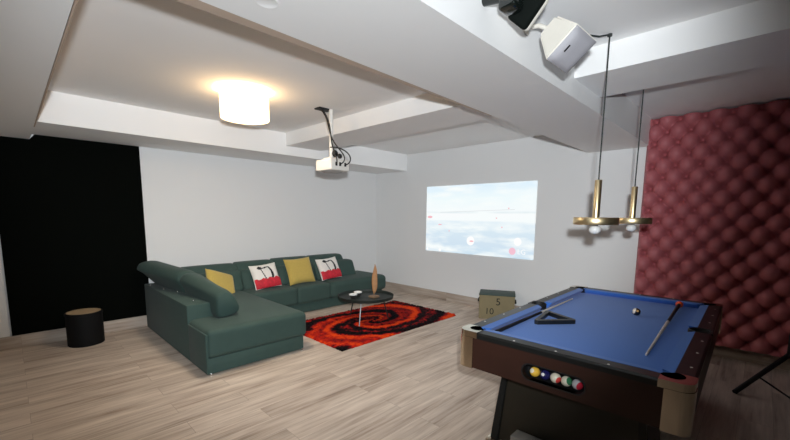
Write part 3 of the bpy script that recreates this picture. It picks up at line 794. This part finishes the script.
def rack():
    A, B, C = V((2.575, 1.100, 0)), V((2.800, .905, 0)), V((2.915, 1.155, 0))
    ctr = (A + B + C) / 3
    z0, z1 = BED + .0003, BED + .030
    mb = MB(); th = .022
    out = []; inn = []
    for p in (A, B, C):
        d = (ctr - p).normalized()
        for k in (-1, 0, 1):
            rot = Matrix.Rotation(k * .9, 3, 'Z')
            out.append(p + d * .02 - rot @ d * .02)
        inn.append(p + d * (th * 2))
    n = len(out)
    vo = [[mb.bm.verts.new(p + V((0, 0, z))) for p in out] for z in (z0, z1)]
    vi = []
    for z in (z0, z1):
        row = []
        for p in inn: row += [mb.bm.verts.new(p + V((0, 0, z))) ] * 3
        vi.append(row)
    # order the outline by angle
    order = sorted(range(n), key=lambda k: math.atan2((out[k] - ctr).y, (out[k] - ctr).x))
    for a, b in zip(order, order[1:] + order[:1]):
        mb.bm.faces.new((vo[0][a], vo[0][b], vo[1][b], vo[1][a]))
        for z in (0, 1):
            q = [vo[z][a], vo[z][b], vi[z][b], vi[z][a]]
            u = []
            for v in q:
                if v not in u: u.append(v)
            mb.bm.faces.new(u)
        if vi[0][a] != vi[0][b]: mb.bm.faces.new((vi[0][a], vi[0][b], vi[1][b], vi[1][a]))
    bmesh.ops.recalc_face_normals(mb.bm, faces=mb.bm.faces[:])
    tag(mb.centred('triangle_rack', M['rack'], (ctr.x, ctr.y, z0), angle=30), 'black triangle ball rack lying on the blue cloth', 'rack')
rack()

# ------------------------------------------------------------------ stand on the right
def stand():
    hub = V((4.72, -.27, .315))
    t = thing('folding_stand', 'black metal stand, only its slanting legs visible beside the pool table at right', 'stand', (hub.x, hub.y, 0))
    f1 = V((4.27, .045, .012)); f2 = V((4.32, -.37, .009)); f3 = V((5.05, -.62, .012))
    MB().tube([f1, hub], .020, 10).build('leg', M['iron'], t)
    MB().tube([f1.lerp(hub, .42) + V((0, 0, 0)), f2], .008, 8).build('strut', M['iron'], t)
    MB().tube([f3, hub], .020, 10).build('leg', M['iron'], t)
    MB().tube([hub - V((0, 0, .03)), hub + V((0, 0, .75))], .018, 12).build('pole', M['iron'], t)
stand()

# ------------------------------------------------------------------ ceiling lamp
LC = V((1.635, 3.565, 0))
def lamp():
    t = thing('ceiling_lamp', 'glowing round drum lamp on the ceiling', 'lamp', (LC.x, LC.y, ZC))
    R = .214; z0, z1 = 2.376, 2.592
    MB().lathe([(R, z0), (R, z1), (R - .006, z1), (R - .006, z0), (R, z0)], LC, 56).build('lamp_shade', M['shade'], t)
    MB().lathe([(0, z0 + .018), (R - .008, z0 + .018), (R - .008, z0 + .026), (0, z0 + .026)], LC, 48).build('diffuser', M['diff'], t)
    MB().lathe([(0, ZC - .028), (.07, ZC - .028), (.075, ZC - .001), (0, ZC - .001)], LC, 28).build('ceiling_plate', M['lamp_metal'], t)
    for k in range(3):
        a = k * 2 * PI / 3
        d = V((math.cos(a), math.sin(a), 0))
        MB().tube([LC + d * .06 + V((0, 0, ZC - .018)), LC + d * (R - .004) + V((0, 0, z1 - .012))], .004, 8).build('shade_arm', M['lamp_metal'], t)
lamp()

# ------------------------------------------------------------------ projector
def projector():
    t = thing('ceiling_projector', 'white projector hanging from the ceiling on a white pole', 'projector', (2.53, 3.47, ZC))
    MB().box((2.44, 3.335, 1.975), (2.69, 3.62, 2.092), .012, 3).build('body', M['proj_body'], t)
    MB().lathe([(0, -.014), (.10, -.014), (.125, .0), (0, 0)], (2.56, 3.48, 1.976), 32).build('underside_plate', M['proj_under'], t)
    MB().lathe([(.030, 0), (.030, .02), (.024, .022), (.022, .010), (0, .012)], (0, 0, 0), 24, Matrix.Translation((2.688, 3.41, 2.035)) @ Matrix.Rotation(PI / 2, 4, 'Y')).build('lens', M['lens'], t)
    for i, x in enumerate((2.51, 2.56, 2.63)):
        MB().box((x - .012, 3.329, 2.02), (x + .012, 3.336, 2.06), .002).build('socket', M['pocket'], t)
    MB().tube([(2.545, 3.47, 2.09), (2.545, 3.47, ZC - .006)], .021, 18).build('pole', M['lamp_metal'], t)
    MB().box((2.48, 3.41, 2.09), (2.62, 3.53, 2.115), .006).build('mount_plate', M['lamp_metal'], t)
    MB().box((2.40, 3.47, ZC - .014), (2.56, 3.57, ZC - .0005), .003).build('ceiling_plate', M['pocket'], t)
    # cables drop from the plate and loop into the sockets
    def bez(p, n=18):
        p = [V(q) for q in p]; out = []
        for i in range(n + 1):
            u = i / n; q = p[:]
            while len(q) > 1: q = [a.lerp(b, u) for a, b in zip(q, q[1:])]
            out.append(q[0])
        return out
    c = M['cable']
    MB().tube(bez([(2.45, 3.50, 2.618), (2.50, 3.43, 2.50), (2.52, 3.42, 2.45), (2.50, 3.43, 2.30), (2.50, 3.42, 2.20), (2.51, 3.34, 2.13), (2.50, 3.29, 2.10), (2.51, 3.328, 2.04)]), .0075, 8).build('cable', c, t)
    MB().tube(bez([(2.43, 3.51, 2.618), (2.49, 3.44, 2.56), (2.505, 3.43, 2.42), (2.49, 3.44, 2.28), (2.51, 3.42, 2.2), (2.60, 3.30, 2.22), (2.64, 3.26, 2.10), (2.57, 3.28, 2.05), (2.56, 3.328, 2.04)]), .0065, 8).build('cable', c, t)
    MB().tube(bez([(2.50, 3.43, 2.22), (2.62, 3.33, 2.24), (2.72, 3.24, 2.12), (2.64, 3.27, 2.04), (2.63, 3.328, 2.04)]), .0065, 8).build('cable', c, t)
    MB().ball((2.52, 3.37, 2.15), .034, (1, .8, 1.1), 14, 10).ball((2.56, 3.34, 2.125), .026, (1.2, .8, 1), 14, 10).build('cable_bundle', c, t)
projector()

# ------------------------------------------------------------------ pendants over the pool table
def pendant():
    t = thing('pendant_lamp', '', 'pendant lamp', (0, 0, 0), group='brass disc pendants over the pool table')
    MB().lathe([(0, -.024), (.132, -.024), (.135, -.020), (.135, .020), (.132, .024), (0, .024)], (0, 0, 1.475), 56).build('brass_disc', M['brass'], t, local=True)
    MB().lathe([(0, 1.497), (.0215, 1.497), (.0215, 1.737), (.0185, 1.741), (0, 1.741)], (0, 0, 0), 24).build('brass_rod', M['brass'], t, local=True)
    MB().lathe([(.014, 1.452), (.016, 1.446), (.030, 1.438), (.036, 1.424), (.034, 1.408), (.022, 1.394), (0, 1.389)], (0, 0, 0), 24).build('bulb', M['bulb'], t, local=True)
    MB().tube([(0, 0, 1.738), (0, 0, 2.626)], .0045, 8).build('cord', M['cord'], t, local=True)
    return t
d1 = pendant(); d2 = copy_tree(d1)
d1.location = (2.71, .797, 0); d2.location = (3.46, .752, 0)
d1['label'] = 'brass disc pendant lamp with a bare white bulb, the one nearer the white wall speaker'
d2['label'] = 'brass disc pendant lamp with a bare white bulb, the one overlapping the red panel\'s edge'
MB().tube([(0, 0, 2.626), (-.05, .045, 2.612), (-.13, .11, 2.617), (-.24, .225, 2.612)], .0055, 8).build('ceiling_cord', M['cord'], d1, local=True)
MB().lathe([(0, 2.629), (.014, 2.629), (.014, 2.616), (0, 2.614)], (0, 0, 0), 14).build('cord_hook', M['cord'], d1, local=True)

# ------------------------------------------------------------------ speakers on the beam
def white_speaker():
    P = V((1.9153, .8445, 2.2622))
    e1 = V((-.038, -.7775, .6277)) * .1896; e2 = V((.9631, -.196, -.1845)) * .1869; e3 = V((.2665, .5975, .7563)) * .1911
    Q = lambda a, b, c: P + e1 * a + e2 * b + e3 * c
    t = thing('wall_speaker', 'white tapered speaker with a grey front hanging from the beam\'s side', 'speaker', Q(.5, .5, 1))
    bm = bmesh.new()
    f = [bm.verts.new(Q(a, b, .03)) for a, b in ((0, 0), (1, 0), (1, 1), (0, 1))]
    k = [bm.verts.new(Q(a, b, 1)) for a, b in ((.22, .12), (.78, .12), (.78, .88), (.22, .88))]
    for i in range(4): bm.faces.new((f[i], f[(i + 1) % 4], k[(i + 1) % 4], k[i]))
    bm.faces.new(f[::-1]); bm.faces.new(k); bmesh.ops.recalc_face_normals(bm, faces=bm.faces[:])
    bmesh.ops.bevel(bm, geom=bm.edges[:], offset=.012, segments=3, affect='EDGES')
    from_bm(bm).build('cabinet', M['spk_white'], t)
    bm = bmesh.new(); N = 12; g = {}
    for i in range(N + 1):
        for j in range(N + 1):
            u, v = i / N, j / N
            bul = ((1 - (2 * u - 1) ** 4) * (1 - (2 * v - 1) ** 4)) ** .7
            g[i, j] = bm.verts.new(Q(.03 + .94 * u, .03 + .94 * v, .035 - .13 * bul))
    for i in range(N):
        for j in range(N): bm.faces.new((g[i, j], g[i, j + 1], g[i + 1, j + 1], g[i + 1, j]))
    bmesh.ops.recalc_face_normals(bm, faces=bm.faces[:])
    gr = from_bm(bm).build('grille', M['spk_grille'], t)
    a, b, c = Q(.42, .13, -.075), Q(.62, .13, -.085), Q(.62, .18, -.093)
    n = -e3.normalized() * .004
    MB().poly([Q(.40, .17, -.085), Q(.58, .17, -.085), Q(.58, .205, -.085), Q(.40, .205, -.085)], n, .0).build('badge', M['pocket'], gr, smooth=False)
    s = Q(.5, .5, .97); w = V((s.x + .03, 1.0395, 2.53))
    MB().tube([s, s.lerp(w, .5) + V((0, 0, .02)), w], .012, 10).build('bracket', M['spk_white'], t)
    MB().box(w + V((-.025, -.008, -.035)), w + V((.025, 0, .035)), .003).build('mount_plate', M['spk_white'], t)
white_speaker()
def ray(u, v):
    return (rt * ((u - 395) / 376.23) - up * ((v - 262.95) / 376.23) + fw).normalized()
CAM = V((0, 0, 1.5))
def black_speaker():
    c = CAM + ray(527, 8) * (.86 / ray(527, 8).y)     # at y = .86, just off the beam face
    n = V((-.93, -.12, -.22)).normalized()
    # in-plane axes turned as in the photo
    a0 = V((0, 0, 1)).cross(n).normalized(); b0 = n.cross(a0)
    an = math.radians(-44)
    a = a0 * math.cos(an) + b0 * math.sin(an); b = -a0 * math.sin(an) + b0 * math.cos(an)
    t = thing('spot_speaker', 'black fronted speaker with a cream rim beside the white speaker at the top edge', 'speaker', c)
    B = Matrix(((a.x, b.x, n.x, c.x), (a.y, b.y, n.y, c.y), (a.z, b.z, n.z, c.z), (0, 0, 0, 1)))
    MB().box((-.058, -.076, -.050), (.058, .076, .0), .022, 4, B).build('rear_shell', M['spk_white'], t)
    MB().box((-.056, -.074, -.014), (.056, .074, .026), .018, 4, B).build('grille', M['spk_black'], t)
    return t, c, B
bs, bc, BB = black_speaker()
def bracket():
    k = CAM + ray(511, 2) * (.90 / ray(511, 2).y)
    d = (k - bc)
    MB().tube([bc + d * .35 - V((0, -.03, 0)), k], [.030, .036], 16).build('swivel', M['gloss_black'], bs)
    MB().box(k + V((-.045, -.045, -.040)), k + V((.045, .045, .085)), .020, 4).build('swivel_housing', M['gloss_black'], bs)
    MB().tube([k + V((0, .03, .03)), V((k.x, 1.0395, k.z + .05))], .020, 12).build('bracket_arm', M['gloss_black'], bs)
bracket()
# small fitting flush in the beam's underside
o = MB().lathe([(.040, 0), (.046, 0), (.046, -.002), (.042, -.003), (.038, -.0015), (0, -.0012)], (.79, 1.49, 2.33), 32)
tag(o.centred('round_ceiling_fitting', M['ceil'], (.79, 1.49, 2.33)), 'small round white fitting flush in the wide beam\'s underside near the top', 'ceiling fitting')

# ------------------------------------------------------------------ light
def spot(name, loc, aim, energy, ang, blend, col, size, falloff=None):
    l = bpy.data.lights.new(name, 'SPOT'); l.energy = energy; l.color = col; l.spot_size = math.radians(ang); l.spot_blend = blend; l.shadow_soft_size = size
    o = bpy.data.objects.new(name, l); COL.objects.link(o); o.location = loc
    o.rotation_euler = (V(aim) - V(loc)).to_track_quat('-Z', 'Y').to_euler()
    if falloff:
        l.use_nodes = True; n = l.node_tree.nodes; em = [x for x in n if x.type == 'EMISSION'][0]
        f = n.new('ShaderNodeLightFalloff'); f.inputs[0].default_value = 1.; f.inputs[1].default_value = .3
        l.node_tree.links.new(f.outputs[falloff], em.inputs[1])
    return o
def point(name, loc, energy, col, size):
    l = bpy.data.lights.new(name, 'POINT'); l.energy = energy; l.color = col; l.shadow_soft_size = size
    o = bpy.data.objects.new(name, l); COL.objects.link(o); o.location = loc
    return o
# the camera's flash, beside the lens
spot('camera_flash', (-.01, -.07, 1.67), CAM + fw * 3 - rt * .24 + V((0, 0, .86)), 96, 97, .52, (.90, .96, 1.), .035, 'Linear')
# the drum lamp's bulb
point('drum_lamp_bulb', (LC.x, LC.y, 2.52), 6, (1., .56, .22), .05)
w = bpy.data.worlds.new('world'); SC.world = w; w.use_nodes = True
w.node_tree.nodes['Background'].inputs[0].default_value = (.5, .55, .6, 1); w.node_tree.nodes['Background'].inputs[1].default_value = .05

SC.view_settings.view_transform = 'Standard'; SC.view_settings.look = 'None'
SC.view_settings.exposure = 0.3; SC.view_settings.gamma = 1.0
SC.view_settings.use_curve_mapping = False
